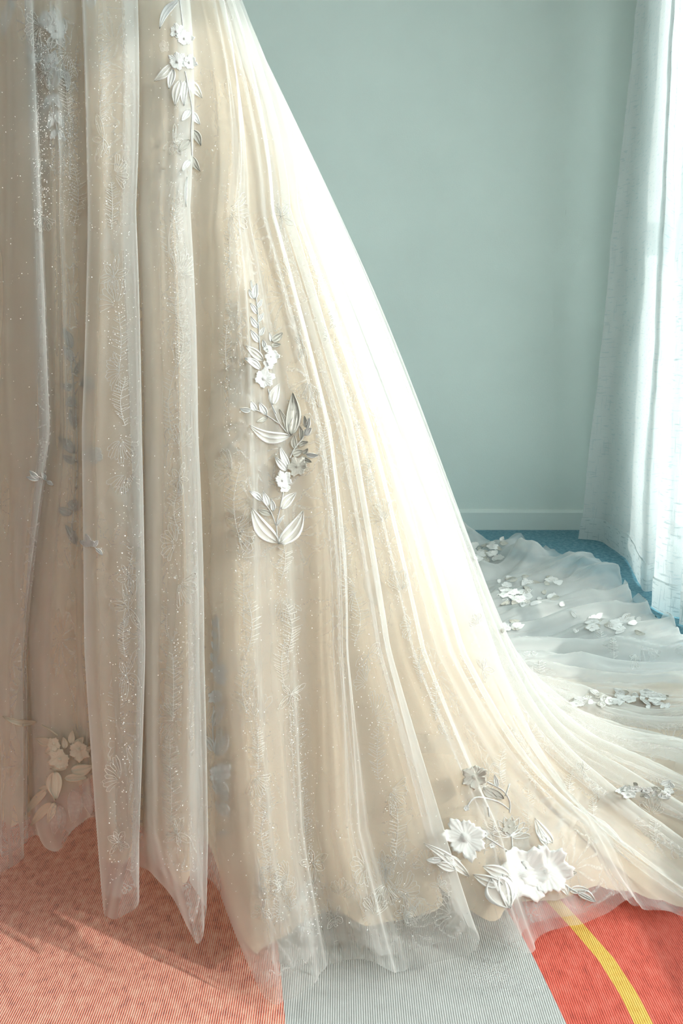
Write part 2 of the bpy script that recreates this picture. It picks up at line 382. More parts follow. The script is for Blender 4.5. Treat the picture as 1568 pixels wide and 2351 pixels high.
# ------------------------------------------------------------------ curtain
def crom(P, nsub):
    """Catmull-Rom over the first axis"""
    P = np.asarray(P, float); n = len(P); out = []
    for i in range(n - 1):
        p0, p1, p2, p3 = P[max(i - 1, 0)], P[i], P[i + 1], P[min(i + 2, n - 1)]
        for k in range(nsub):
            t = k / nsub
            out.append(0.5 * ((2 * p1) + (-p0 + p2) * t + (2 * p0 - 5 * p1 + 4 * p2 - p3) * t * t + (-p0 + 3 * p1 - 3 * p2 + p3) * t ** 3))
    out.append(P[-1]); return np.array(out)
# columns: foot pixel on the floor, top pixel at y=0 with the wall distance it hangs at
ccol = [((1328, 1236), 1462, 0.985), ((1385, 1246), 1492, 1.005), ((1440, 1282), 1520, 0.985), ((1470, 1338), 1540, 0.95), ((1484, 1356), 1549, 0.90),
        ((1530, 1350), 1558, 0.965), ((1506, 1384), 1580, 0.93), ((1500, 1392), 1590, 0.90), ((1540, 1412), 1600, 0.90), ((1600, 1422), 1640, 0.96)]
cfoot, ctop = [], []
for (fp, tx, X) in ccol:
    f = floor_pt(*fp, 0.006); cfoot.append((f[0], f[1]))
    t = on_plane_x(tx, 0, X); ctop.append((t[0], t[1]))
y = cfoot[-1][1]
for k in range(5):                                  # goes on out of the frame
    y -= 0.035; cfoot.append((0.93 + (0.05 if k % 2 else -0.03), y)); ctop.append((0.95 + (0.04 if k % 2 else -0.03), y + 0.10 - 0.01 * k))
CF = crom(cfoot, 12); CT = crom(ctop, 12)
zt = on_plane_x(1470, 0, 0.98)[2]; CZ = 2.32
def curtain_grid(z0, z1, nr, off=0.0):
    rows = []; nc = len(CF)
    arc = np.concatenate([[0], np.cumsum(np.hypot(*(np.diff(CF, axis=0).T)))])
    uv = []
    for i in range(nr):
        z = z0 + (z1 - z0) * i / (nr - 1); t = z / zt
        for j in range(nc):
            tt = min(t, 1.25); e = tt ** 0.85
            x = CF[j][0] + (CT[j][0] - CF[j][0]) * e; yy = CF[j][1] + (CT[j][1] - CF[j][1]) * e
            nn = noise.noise(Vector((arc[j] * 5, z * 3.1, 3.3))) * 0.010 + noise.noise(Vector((arc[j] * 16, z * 14, 9.1))) * 0.0035
            rows.append((min(x + nn - off, WALL_X - 0.012), yy, max(z + 0.006 * (1 - t) * noise.noise(Vector((arc[j] * 6, 0, 0))), 0.003))); uv.append((arc[j] * 1.6, z))
    return rows, grid_faces(nr, nc), uv
cur = empty('sheer_curtain', (0.95, 2.5, 0)); tag(cur, 'white slubbed voile curtain hanging to the floor beside the window', 'curtain')
def shift(V, b): return [(x - b[0], y - b[1], z - b[2]) for x, y, z in V]
V, Fq, UV = curtain_grid(0.088, CZ, 90); mesh_obj('curtain_panel', shift(V, cur.location), Fq, M['curtain'], cur, UV)
V, Fq, UV = curtain_grid(0.004, 0.092, 10, 0.0025); h = mesh_obj('curtain_hem', shift(V, cur.location), Fq, M['hem'], cur, UV); h['label'] = 'wide doubled hem at the foot of the curtain'
rodp = empty('curtain_rod', (0.96, 2.2, 2.36)); tag(rodp, 'plain white rod carrying the sheer curtain', 'curtain rod')
def tube(name, pts, r, mat, parent, n=10):
    V, Fs = [], []
    pts = [np.array(p, float) for p in pts]
    for i, p in enumerate(pts):
        d = pts[min(i + 1, len(pts) - 1)] - pts[max(i - 1, 0)]; d /= np.linalg.norm(d)
        a = np.cross(d, (0.3, 0.2, 0.93)); a /= np.linalg.norm(a); b = np.cross(d, a)
        for k in range(n):
            q = 2 * math.pi * k / n; V.append(p + r * (a * math.cos(q) + b * math.sin(q)))
    for i in range(len(pts) - 1):
        for k in range(n):
            Fs.append((i * n + k, i * n + (k + 1) % n, (i + 1) * n + (k + 1) % n, (i + 1) * n + k))
    Fs += [tuple(range(n))[::-1], tuple((len(pts) - 1) * n + k for k in range(n))]
    return mesh_obj(name, V, Fs, mat, parent)
tube('rod', [(0, -3.2, 0), (0, 0.95, 0)], 0.013, M['frame'], rodp)
for yy in (-2.9, 0.80): tube('bracket', [(0, yy, 0), (WALL_X - 0.96, yy, 0)], 0.008, M['frame'], rodp)

# ------------------------------------------------------------------ the dress: base form
DC = np.array((-0.40, 1.22)); ZTOP, RTOP = 1.30, 0.20
TH = np.array([-200, -150, -110, -90, -74, -57, -48, -39, -30, -24, -16, -8, 0, 15, 30, 45, 58, 70, 85, 110, 140, 160], float)
RH = np.array([.30, .30, .30, .30, .42, .55, .60, .69, .79, .90, 1.10, 1.24, 1.32, 1.36, 1.52, 1.80, 1.95, 1.86, 1.2, .62, .36, .30])
MS = np.array([.06, .06, .065, .077, .168, .265, .305, .37, .40, .41, .41, .40, .38, .345, .31, .28, .25, .22, .2, .16, .1, .06])
KK = np.array([.05, .05, .05, .05, .05, .06, .06, .06, .07, .075, .075, .07, .065, .055, .05, .05, .05, .05, .05, .05, .05, .05])
def tab(t, A): return np.interp(t, TH, A)
def rho_s(z, t):
    m = tab(t, MS); B = np.maximum(tab(t, RH) - RTOP - m * ZTOP, 0.0); k = tab(t, KK)
    return RTOP + m * (ZTOP - z) + B * np.exp(-np.maximum(z, 0) / k)
def slope_s(z, t):
    m = tab(t, MS); B = np.maximum(tab(t, RH) - RTOP - m * ZTOP, 0.0); k = tab(t, KK)
    return m + B / k * np.exp(-np.maximum(z, 0) / k)
def theta(p):
    a = math.degrees(math.atan2(p[1] - DC[1], p[0] - DC[0]))
    return a - 360 if a > 160 else a
def Fimp(p): return math.hypot(p[0] - DC[0], p[1] - DC[1]) - float(rho_s(p[2], theta(p)))
def base_hit(px, py):
    d = ray(px, py); ts = np.arange(0.55, 3.2, 0.006)
    P = CAMP + ts[:, None] * d
    a = np.degrees(np.arctan2(P[:, 1] - DC[1], P[:, 0] - DC[0])); a = np.where(a > 160, a - 360, a)
    f = np.hypot(P[:, 0] - DC[0], P[:, 1] - DC[1]) - rho_s(P[:, 2], a)
    below = P[:, 2] < 0
    hit = np.nonzero((f < 0) | below)[0]
    if len(hit):
        i = hit[0]
        if i > 0 and not below[i]:
            t = ts[i - 1] + (ts[i] - ts[i - 1]) * f[i - 1] / (f[i - 1] - f[i])
        else:
            t = -CAMH / d[2]
        if not (below[i] and f[i] > 0.25): return CAMP + t * d
    i = int(np.argmin(np.where(P[:, 1] < 1.35, f, 9))); return P[i]

# px columns of the pleats: x at y = 0, 500, 1000, 1500, 1900, then the hem pixel; push outward in cm
YS = [0, 500, 1000, 1500, 1900]
PC = [
 ((-170, -170, -170, -160, -150), (-150, 1990), 0.5),
 ((-90, -90, -95, -80, -60), (-50, 1960), -0.8),
 ((-20, -20, -20, -20, -5), (-2, 1970), 1.6),
 ((30, 30, 25, 20, 20), (22, 1978), 2.8),
 ((78, 98, 118, 64, 66), (68, 1952), 2.2),
 ((58, 76, 92, 52, 54), (58, 1930), -0.6),
 ((110, 125, 140, 105, 105), (130, 1948), 0.6),
 ((150, 150, 165, 160, 170), (185, 1900), -1.0),
 ((196, 200, 194, 200, 225), (222, 1850), -1.8),
 ((188, 203, 190, 198, 226), (236, 2040), 2.8),
 ((235, 240, 240, 260, 285), (250, 2066), 4.2),
 ((300, 298, 312, 322, 312), (312, 2044), 3.0),
 ((284, 280, 300, 316, 304), (300, 2000), -0.4),
 ((318, 316, 332, 336, 335), (345, 2010), -1.6),
 ((340, 338, 354, 352, 352), (384, 2040), 2.6),
 ((378, 368, 398, 400, 392), (428, 2128), 4.2),
 ((412, 415, 432, 446, 454), (450, 2064), 3.2),
 ((398, 396, 412, 430, 436), (436, 2020), -0.2),
 ((450, 462, 474, 486, 492), (505, 2045), -1.8),
 ((474, 496, 502, 512, 548), (582, 2272), 2.4),
 ((482, 512, 540, 556, 590), (640, 2268), 3.2),
 ((490, 540, 600, 636, 665), (720, 2225), 1.2),
 ((497, 570, 672, 700, 712), (765, 2205), 0.2),
 ((503, 590, 712, 742, 745), (800, 2190), 3.0),
 ((509, 604, 735, 770, 800), (880, 2226), 1.5),
 ((514, 618, 752, 805, 868), (945, 2215), 0.0),
 ((519, 632, 775, 858, 970), (1046, 2178), 2.6),
 ((523, 642, 795, 885, 985), (1075, 2120), -0.6),
 ((527, 652, 812, 925, 1070), (1168, 2205), 2.4),
 ((530, 662, 832, 958, 1150), (1235, 2150), 0.2),
 ((533, 672, 850, 990, 1235), (1330, 2135), 1.2),
 ((536, 682, 868, 1022, 1310), (1425, 2105), 2.0),
 ((538, 690, 884, 1050, 1375), (1480, 2112), 0.2),
]
cols = []      # each: (z samples ascending, theta samples, zend, push)
for xs, hem, push in PC:
    zz, tt = [], []
    for x, yv in list(zip(xs, YS)) + [hem]:
        p = base_hit(x, yv); zz.append(max(p[2], 0)); tt.append(theta(p))
    o_ = np.argsort(zz); cols.append((np.array(zz)[o_], np.array(tt)[o_], float(min(zz)), push))
# the silhouette and the train, given by direction: (theta at the waist, theta at the hem, push)
lasttop = cols[-1][1][-1]; lasthem = cols[-1][1][0]
print('last px column', lasttop, lasthem)
tr_list = []
a = lasthem
i = 0
while a < 82:
    stp = random.uniform(1.6, 2.9); a += stp
    tr_list.append((a, (random.uniform(1.4, 3.6) if i % 2 == 0 else random.uniform(-1.2, 0.3)))); i += 1
for k in range(9): tr_list.append((88 + 10 * k - (1 if k else 0), 1.5 if k % 2 else -0.5))
nT = len(tr_list)
for k, (a, push) in enumerate(tr_list):
    u = (k + 1) / nT; top = lasttop + (168 - lasttop) * (u ** 1.25)
    cols.append((np.array([0, 0.25, 0.7, 1.3]), np.array([a, a * 0.75 + top * 0.25, a * 0.35 + top * 0.65, top]), 0.0, push))
NCOL = len(cols)
print('columns', NCOL)
zr = np.concatenate([np.linspace(ZTOP, 0.27, 60), -0.06 * np.log(np.linspace(0.013, 1.0, 64))])
zr[-1] = 0.0
NR = len(zr)
def build_layer(sub, off, nscale, zlift, zmin, wob, seed, air=0.0):
    """grid of points for one cloth layer; off in cm outward from the base form"""
    TT = np.zeros((NCOL, NR)); ZZ = np.zeros((NCOL, NR)); PP = np.zeros((NCOL, NR))
    for j, (zs, ts, zend, push) in enumerate(cols):
        zl = zlift * float(np.interp(ts[0], [-40, -22, -5], [1.0, 0.45, 0.12])); ze = zend + zl
        z = ze + zr * (ZTOP - ze) / ZTOP
        ZZ[j] = z; TT[j] = np.interp(z, zs, ts)
        amp = 0.42 + 0.58 * np.clip(1 - z / ZTOP, 0, 1)
        PP[j] = push * amp * nscale + off
    TT = crom(TT, sub); ZZ = crom(ZZ, sub); PP = crom(PP, sub)
    nc = len(TT); s = np.arange(nc)[:, None] / sub
    zz = ZZ; low = np.clip(1 - zz / ZTOP, 0, 1)
    # fine gathers
    wv = (np.sin(s * 4.3 + 2.0 * np.sin(zz * 3 + seed)) * 0.22 + np.sin(s * 9.7 + seed + 1.5 * np.sin(zz * 5)) * 0.13) * (0.4 + low)
    ph = PP + wv * wob
    if air: ph = ph + air * np.exp(-((TT - 8) / 26) ** 2) * np.clip(np.sin(np.pi * np.clip((zz - 0.12) / 1.02, 0, 1)), 0, 1)
    rr = rho_s(zz, TT); sl = slope_s(zz, TT)
    ln = np.sqrt(1 + sl * sl)
    a = np.radians(TT)
    X = DC[0] + (rr + ph * 0.01 / ln) * np.cos(a); Y = DC[1] + (rr + ph * 0.01 / ln) * np.sin(a)
    Z = zz + ph * 0.01 * sl / ln
    # crumple where the cloth lies on the floor
    flat = np.clip((sl - 1.0) / 3.0, 0, 1)
    for j in range(nc):
        for i in range(NR):
            if flat[j, i] > 0.02:
                v = Vector((X[j, i] * 7, Y[j, i] * 7, seed))
                Z[j, i] += flat[j, i] * (noise.noise(v) * 0.016 + (0.22 - abs(noise.noise(Vector((TT[j, i] * 0.30, rr[j, i] * 2.2, 4.4))))) * 0.06 + (0.2 - abs(noise.noise(Vector((TT[j, i] * 0.8, rr[j, i] * 4.5, 7.7))))) * 0.022 + 0.008) * (1 if zlift < 0.05 else 0.6)
            elif wob > 0:
                v = Vector((X[j, i] * 5, Y[j, i] * 5, Z[j, i] * 2.2 + seed))
                d = noise.noise(v) * 0.006 * wob * low[j, i]
                X[j, i] += d * math.cos(a[j, i]); Y[j, i] += d * math.sin(a[j, i])
    lim = np.interp(Y, [1.7, 1.85, 2.06, 2.19, 2.33, 2.63, 2.92, 3.03], [.86, .855, .865, .845, .875, .94, .95, .89]) - (1.0 - zmin * 30) * 0.02
    X = np.minimum(X, lim); Y = np.minimum(Y, WALL_Y - 0.03)
    Z = np.maximum(Z, zmin)
    P = np.stack([X, Y, Z], -1)      # nc, NR, 3
    return P
def peak(P, px, py, h, rad):
    c = floor_pt(px, py)
    d = np.hypot(P[..., 0] - c[0], (P[..., 1] - c[1]) * 0.6); P[..., 2] += h * np.clip(1 - d / rad, 0, 1) ** 1.3

dress = empty('wedding_dress', (DC[0], DC[1], 0))
tag(dress, 'ivory tulle wedding dress with white floral embroidery and a train spread over the floor', 'dress')
DO = np.array((DC[0], DC[1], 0.0))
def layer_obj(name, P, mat, label):
    nc, nr = P.shape[:2]
    V = (P.reshape(-1, 3) - DO); Fq = grid_faces(nc, nr)
    mid = P[:, 75]; au = np.concatenate([[0], np.cumsum(np.linalg.norm(np.diff(mid, axis=0), axis=1))])
    av = np.concatenate([np.zeros((nc, 1)), np.cumsum(np.linalg.norm(np.diff(P, axis=1), axis=2), axis=1)], 1)
    uvs = np.stack([np.repeat(au[:, None], nr, 1), av], -1).reshape(-1, 2)
    o = mesh_obj(name, V, Fq, mat, dress, uvs); o['label'] = label
    return o, BVHTree.FromPolygons([tuple(v) for v in P.reshape(-1, 3)], Fq)
P0 = build_layer(6, -1.8, 0.45, 0.045, 0.006, 0.7, 8.9)
jc = 6 * next(j for j, c_ in enumerate(cols) if c_[1][0] > 16 and j > 33)
lining, bva = layer_obj('lining_skirt', P0[:jc + 1], M['lining'], 'cream satin lining skirt')
under, bvb = layer_obj('train_underlay', P0[jc:], M['under'], 'dense white tulle underlay of the train')
bv0 = BVHTree.FromPolygons([tuple(v) for v in P0.reshape(-1, 3)], grid_faces(*P0.shape[:2]))
P1 = build_layer(8, -0.5, 0.8, 0.016, 0.010, 1.0, 8.9)
peak(P1, 1065, 1262, 0.05, 0.16); peak(P1, 1185, 1300, 0.06, 0.16)
lace, bv1 = layer_obj('lace_skirt', P1, M['lace'], 'glittering lace tulle middle skirt')
P2 = build_layer(10, 0.5, 1.0, 0.0, 0.014, 1.0, 8.9, 3.4)
peak(P2, 1065, 1268, 0.07, 0.14); peak(P2, 1190, 1305, 0.085, 0.13); peak(P2, 1340, 1330, 0.05, 0.14)
tulle, bv2 = layer_obj('tulle_overskirt', P2, M['tulle'], 'sheer ivory tulle overskirt with deep pleats')
# waist seam above the frame
ring = [(0.205 * math.cos(t), 0.205 * math.sin(t), ZTOP) for t in np.linspace(0, 2 * math.pi, 49)]
tube('waist_seam', ring, 0.012, M['thread'], dress, 8)
# bodice above the frame: fitted, with a dipped neckline
BV, nb = [], 48
prof = [(1.295, 0.205, 0.200), (1.34, 0.185, 0.160), (1.40, 0.180, 0.150), (1.48, 0.205, 0.170), (1.55, 0.220, 0.185), (1.60, 0.218, 0.175), (1.63, 0.212, 0.165)]
for z_, rx_, ry_ in prof:
    for k in range(nb):
        q = 2 * math.pi * k / nb; top_ = z_ - (0.05 * max(0.0, math.cos(q + math.pi / 2)) ** 6 if z_ > 1.58 else 0)
        BV.append((rx_ * math.cos(q), ry_ * math.sin(q), top_))
BF = [(i * nb + k, i * nb + (k + 1) % nb, (i + 1) * nb + (k + 1) % nb, (i + 1) * nb + k) for i in range(len(prof) - 1) for k in range(nb)]
bo = mesh_obj('bodice', BV, BF, M['lining'], dress); bo['label'] = 'fitted cream satin bodice'

# ------------------------------------------------------------------ embroidery, laid on the cloth
def cast(bv, px, py):
    d = ray(px, py); dl = np.linalg.norm(d)
    h = bv.ray_cast(Vector(CAMP), Vector(d / dl), 6.0)
    return (None if h[0] is None else h[3] / dl)
SL = (-1, -0.86, -0.70, -0.62, -0.13, 0, 0.13, 0.62, 0.70, 0.86, 1); SHT = (0, 0.0014, 0.0013, 0.0003, 0.0003, 0.0013, 0.0003, 0.0003, 0.0013, 0.0014, 0)
def leaf_mesh(bv, base, tip, w, bend=0.0, flare=0.75, nl=13, nw=11, clampd=0.010, lift=0.0):
    b = np.array(base, float); t = np.array(tip, float); ax = t - b; L = np.hypot(*ax)
    if L < 1: return None
    ax /= L; nx = np.array((-ax[1], ax[0]))
    pts, hh, uv = [], [], []
    for i in range(nl):
        u = i / (nl - 1)
        hw = 0.5 * w * max(math.sin(math.pi * u ** flare), 0.0) ** 0.85 + 0.4
        c = b + ax * L * u + nx * bend * L * math.sin(math.pi * u)
        for k in range(nw):
            s = SL[k]
            pts.append(c + nx * s * hw)
            e = abs(s)
            hgt = SHT[k] * (0.6 + min(w, 40) / 50) + 0.0003 * math.sin(u * 40 + e * 6) * (e < 0.6)
            hh.append(hgt); uv.append((u, s * 0.5 + 0.5))
    ds = [cast(bv, *p) for p in pts]
    good = [d for d in ds if d is not None]
    if len(good) < len(ds) * 0.3: return None
    med = float(np.median(good))
    A = np.array([[p[0], p[1], 1] for p, d in zip(pts, ds) if d is not None and abs(d - med) < 0.03]); yv = np.array([d for d in good if abs(d - med) < 0.03])
    if len(yv) > 8:
        cf = np.linalg.lstsq(A, yv, rcond=None)[0]
    else: cf = np.array((0, 0, med))
    V = []
    for p, d, h in zip(pts, ds, hh):
        pl = float(cf[0] * p[0] + cf[1] * p[1] + cf[2]); pl = min(max(pl, med - 0.03), med + 0.03)
        dd = pl if d is None else min(max(d, pl - clampd), pl + clampd * 0.4)
        V.append(CAMP + ray(*p) * (dd - h - 0.001 - lift))
    Fq = grid_faces(nl, nw)
    # turned-down edge so that the patch has body
    rim = [k for k in range(nw)] + [i * nw + nw - 1 for i in range(1, nl)] + [(nl - 1) * nw + k for k in range(nw - 2, -1, -1)] + [i * nw for i in range(nl - 2, 0, -1)]
    n0 = len(V)
    for r in rim:
        dv = V[r] - CAMP; V.append(CAMP + dv * (1 + 0.0025 / np.linalg.norm(dv))); uv.append(uv[r])
    for q in range(len(rim)):
        q2 = (q + 1) % len(rim); Fq.append((rim[q], n0 + q, n0 + q2, rim[q2]))
    return [v - DO for v in V], Fq, uv
def flower_mesh(bv, c, r, petals=5, rot=0.0, squash=1.0, clampd=0.010, tilt=0.0, ruffle=0.12, lift=0.0):
    c = np.array(c, float); na, nr = petals * 10, 11
    pr = [random.uniform(0.82, 1.14) for _ in range(petals)]
    pts, hh, uv = [c], [0.0035], [(0.5, 0.5)]
    for i in range(1, nr):
        u = i / (nr - 1)
        for k in range(na):
            q = 2 * math.pi * k / na
            lobe = 0.5 + 0.5 * math.cos(petals * q); lobe = lobe ** 0.6
            ra = r * u * ((1 - u * 0.24) + u * 0.24 * lobe) * (1 + ruffle * u * math.sin(q * petals * 3 + rot * 5) * 0.5) * (1 + u * (pr[int(round(q / (2 * math.pi) * petals)) % petals] - 1) * lobe)
            v = np.array((math.cos(q + rot) * ra, math.sin(q + rot) * ra * squash))
            ct, st = math.cos(tilt), math.sin(tilt)
            pts.append(c + np.array((v[0] * ct - v[1] * st, v[0] * st + v[1] * ct)))
            hgt = 0.0008 + 0.0024 * u * u * (0.55 + 0.45 * lobe) + 0.00035 * math.sin(q * petals * 3.0 + 3 * u) * u + (0.0022 if u < 0.14 else 0) - (0.0015 if u > 0.97 else 0)
            hgt *= 0.55 + min(r, 60) / 60
            hh.append(hgt); uv.append((q / (2 * math.pi) * 3, u))
    ds = [cast(bv, *p) for p in pts]
    good = [d for d in ds if d is not None]
    if len(good) < len(ds) * 0.3: return None
    med = float(np.median(good)); V = []
    for p, d, h in zip(pts, ds, hh):
        dd = med if d is None else min(max(d, med - clampd), med + clampd * 0.6)
        V.append(CAMP + ray(*p) * (dd - h - 0.001 - lift))
    Fq = []
    for k in range(na): Fq.append((0, 1 + k, 1 + (k + 1) % na))
    for i in range(nr - 2):
        for k in range(na):
            a_ = 1 + i * na; b_ = 1 + (i + 1) * na
            Fq.append((a_ + k, b_ + k, b_ + (k + 1) % na, a_ + (k + 1) % na))
    n0 = len(V); e0 = 1 + (nr - 2) * na
    for k in range(na):
        dv = V[e0 + k] - CAMP; V.append(CAMP + dv * (1 + 0.003 / np.linalg.norm(dv))); uv.append(uv[e0 + k])
    for k in range(na): Fq.append((e0 + k, n0 + k, n0 + (k + 1) % na, e0 + (k + 1) % na))
    return [v - DO for v in V], Fq, uv
def stroke(bv, pts, wpx, V, Fs, UV, eps=0.0012, jump=0.012, dens=5.0, near=None):
    """a raised cord along a px poly-line; breaks where the cloth jumps from fold to fold"""
    P = [np.array(p, float) for p in pts]; Q = []
    for a_, b_ in zip(P[:-1], P[1:]):
        n = max(1, int(np.hypot(*(b_ - a_)) / dens))
        Q += [a_ + (b_ - a_) * k / n for k in range(n)]
    Q.append(P[-1]); last = None; lastd = None
    for i, p in enumerate(Q):
        d = cast(bv, *p)
        if d is None or (near is not None and abs(d - near) > 0.02): last = None; continue
        t = Q[min(i + 1, len(Q) - 1)] - Q[max(i - 1, 0)]; l = np.hypot(*t)
        if l < 1e-6: continue
        n = np.array((-t[1], t[0])) / l * wpx / 2
        r0 = CAMP + ray(*(p + n)) * (d - eps * 0.4) - DO; r1 = CAMP + ray(*p) * (d - eps - wpx * 0.0002) - DO; r2 = CAMP + ray(*(p - n)) * (d - eps * 0.4) - DO
        k = len(V); V += [r0, r1, r2]; UV += [(i * 0.2, 0), (i * 0.2, 0.5), (i * 0.2, 1)]
        if last is not None and abs(d - lastd) < jump:
            Fs += [(last, k, k + 1, last + 1), (last + 1, k + 1, k + 2, last + 2)]
        last, lastd = k, d
def smooth_pl(pts, n=6): return crom(np.array(pts, float), n)

def spray(label, bv, mp, stems, leaves, flowers, mat='thread', sw=3.0, lift=0.0, clampd=0.010):
    V, Fs, UV = [], [], []
    so = None
    for st in stems:
        V, Fs, UV = [], [], []
        stroke(bv, smooth_pl([mp(*q) for q in st]), sw, V, Fs, UV, eps=0.002 + lift, jump=0.5)
        if not Fs: continue
        if so is None:
            so = mesh_obj('floral_spray', V, Fs, M[mat], dress, UV); so['label'] = label
        else: mesh_obj('stem', V, Fs, M[mat], so, UV)
    for lf in leaves:
        b, t, w = lf[0], lf[1], lf[2]; mt = lf[3] if len(lf) > 3 else mat; bend = lf[4] if len(lf) > 4 else random.uniform(-0.08, 0.08)
        s = mp.s
        r = leaf_mesh(bv, mp(*b), mp(*t), w * s, bend, lift=lift, clampd=clampd)
        if r:
            lo_ = mesh_obj('embroidered_leaf', r[0], r[1], M[mt], so, r[2])
            if mt in ('thread', 'shade_grey') and w * s > 19:
                lo_.data.materials.append(M['fill' if mt == 'thread' else 'fill_shade_grey'])
                for fi in range(12 * 10):
                    if fi % 10 in (2, 3, 6, 7) : lo_.data.polygons[fi].material_index = 1
    for fw in flowers:
        c, rad, pet = fw[0], fw[1], fw[2]; mt = fw[3] if len(fw) > 3 else mat; sq = fw[4] if len(fw) > 4 else 0.9; ti = fw[5] if len(fw) > 5 else random.uniform(0, 3)
        r = flower_mesh(bv, mp(*c), rad * mp.s, pet, random.uniform(0, 6), sq, tilt=ti, lift=lift, clampd=clampd)
        if r: mesh_obj('embroidered_flower', r[0], r[1], M[mt], so, r[2])
    return so
class Map:
    def __init__(s_, ox, oy, z): s_.ox, s_.oy, s_.s = ox, oy, 1.0 / z
    def __call__(s_, x, y): return (s_.ox + x * s_.s, s_.oy + y * s_.s)

# 1: the tall spray on the front pleat (upper half and lower half)
z1 = Map(500, 600, 5.2267)
spray('tall white floral spray with small leaves climbing the front pleat', bv2, z1,
  [[(455, 430), (478, 600), (492, 850), (508, 1090)], [(600, 1530), (640, 1700), (700, 1829)]],
  [((445, 455), (468, 262), 80), ((430, 450), (375, 335), 55), ((425, 350), (398, 225), 26),
   ((475, 560), (535, 452), 52), ((475, 632), (386, 500), 66), ((486, 725), (550, 618), 56), ((492, 800), (395, 660), 72),
   ((500, 895), (562, 785), 56), ((497, 975), (393, 820), 76), ((545, 1190), (333, 1012), 105), ((515, 1295), (318, 1160), 92),
   ((650, 960), (780, 855), 92, 'shade_grey'), ((645, 965), (618, 855), 42), ((640, 1010), (757, 995), 62, 'shade_grey'), ((560, 1040), (540, 940), 55),
   ((655, 1720), (738, 1468), 130)],
  [((650, 1140), 100, 6), ((600, 1050), 62, 5), ((610, 1240), 72, 5), ((555, 1405), 132, 6)])
z2 = Map(500, 900, 5.2267)
spray('white floral spray, part shade-toned, with pointed leaves on the front pleat', bv2, z2,
  [[(610, 0), (660, 200), (740, 380), (872, 530)], [(740, 385), (600, 290), (480, 225), (380, 205)],
   [(865, 790), (920, 680), (1000, 580), (1055, 480), (1095, 340)], [(790, 1180), (745, 1400), (705, 1600), (728, 1825)], [(705, 1625), (640, 1450), (545, 1320), (470, 1250)]],
  [((395, 222), (262, 200), 64), ((462, 228), (398, 112), 76), ((585, 275), (498, 128), 86), ((600, 300), (462, 358), 62, 'shade_grey'),
   ((865, 532), (380, 398), 150, 'thread', -0.16), ((870, 530), (900, 5), 190, 'shade_grey', 0.05), ((850, 500), (738, 205), 60, 'shade_grey'), ((880, 520), (950, 245), 70, 'shade_grey'),
   ((930, 685), (918, 518), 80, 'shade_grey'), ((1000, 575), (982, 405), 64, 'shade_grey'), ((1062, 430), (1038, 285), 60, 'shade_grey'), ((1045, 520), (1125, 430), 80), ((1070, 440), (1098, 310), 60),
   ((970, 645), (1088, 598), 62, 'shade_grey'), ((895, 755), (1022, 700), 90, 'shade_grey'), ((1022, 745), (1080, 675), 56, 'shade_grey'), ((1060, 752), (1208, 758), 64), ((1010, 790), (1128, 842), 64, 'shade_grey'),
   ((855, 905), (748, 660), 86), ((825, 945), (686, 778), 86), ((760, 1405), (942, 1205), 120),
   ((530, 1300), (375, 1188), 74), ((605, 1370), (545, 1200), 80), ((665, 1430), (640, 1285), 64), ((638, 1468), (478, 1412), 76, 'shade_grey'),
   ((725, 1810), (405, 1390), 190, 'thread', -0.10), ((732, 1825), (1026, 1420), 190, 'thread', 0.10), ((712, 1600), (802, 1475), 34)],
  [((960, 890), 130, 6, 'shade_grey'), ((785, 1060), 118, 6), ((810, 1150), 70, 5)])
# 2: spray high on the pleat in the sun
z3 = Map(300, 0, 4.9)
spray('bright white hanging spray of blossoms near the waist', bv2, z3,
  [[(545, -40), (570, 160), (590, 330)], [(610, 800), (660, 1050), (690, 1250), (680, 1500), (690, 1750)]],
  [((535, 0), (325, 325), 90, 'thread', 0.12), ((470, 725), (260, 915), 105), ((480, 780), (430, 1000), 90), ((560, 900), (500, 1190), 110), ((620, 900), (600, 1190), 90),
   ((640, 900), (805, 1105), 110), ((670, 1230), (575, 1365), 78), ((690, 1255), (780, 1400), 78), ((690, 1460), (790, 1640), 95, 'shade_grey'), ((665, 1570), (545, 1705), 95, 'shade_grey'),
   ((690, 1760), (780, 1925), 80, 'shade_grey'), ((665, 1800), (580, 1925), 70), ((635, 1990), (625, 2330), 30)],
  [((515, 350), 90, 6), ((610, 430), 105, 7), ((530, 690), 118, 8), ((665, 700), 95, 7), ((370, 520), 70, 5, 'lace')])
# 3: spray under the tulle at the shaded side
z4 = Map(0, 0, 4.9)
spray('shaded leafy spray beneath the tulle near the waist', bv1, z4,
  [[(560, -40), (570, 200)], [(590, 1040), (600, 1250), (650, 1500), (680, 1780)], [(660, 500), (700, 700), (770, 900)]],
  [((560, 260), (365, 235), 110), ((540, 300), (470, 120), 150), ((600, 420), (560, 560), 120), ((650, 260), (600, 60), 120), ((690, 380), (720, 200), 110), ((640, 430), (725, 525), 110),
   ((540, 660), (410, 430), 110), ((500, 650), (288, 640), 95), ((600, 720), (620, 560), 90), ((560, 690), (510, 850), 140), ((620, 800), (560, 1030), 150), ((640, 760), (690, 890), 90),
   ((585, 1060), (490, 1255), 85), ((600, 1040), (700, 1235), 85), ((600, 1260), (535, 1460), 85), ((610, 1240), (725, 1440), 85), ((640, 1460), (560, 1570), 70), ((650, 1460), (740, 1590), 75),
   ((730, 780), (760, 1040), 70), ((100, 30), (30, 420), 110), ((100, 0), (160, 120), 60), ((1010, -40), (1030, 110), 110)],
  [((540, 220), 120, 5), ((640, 340), 120, 5), ((570, 700), 100, 5)])
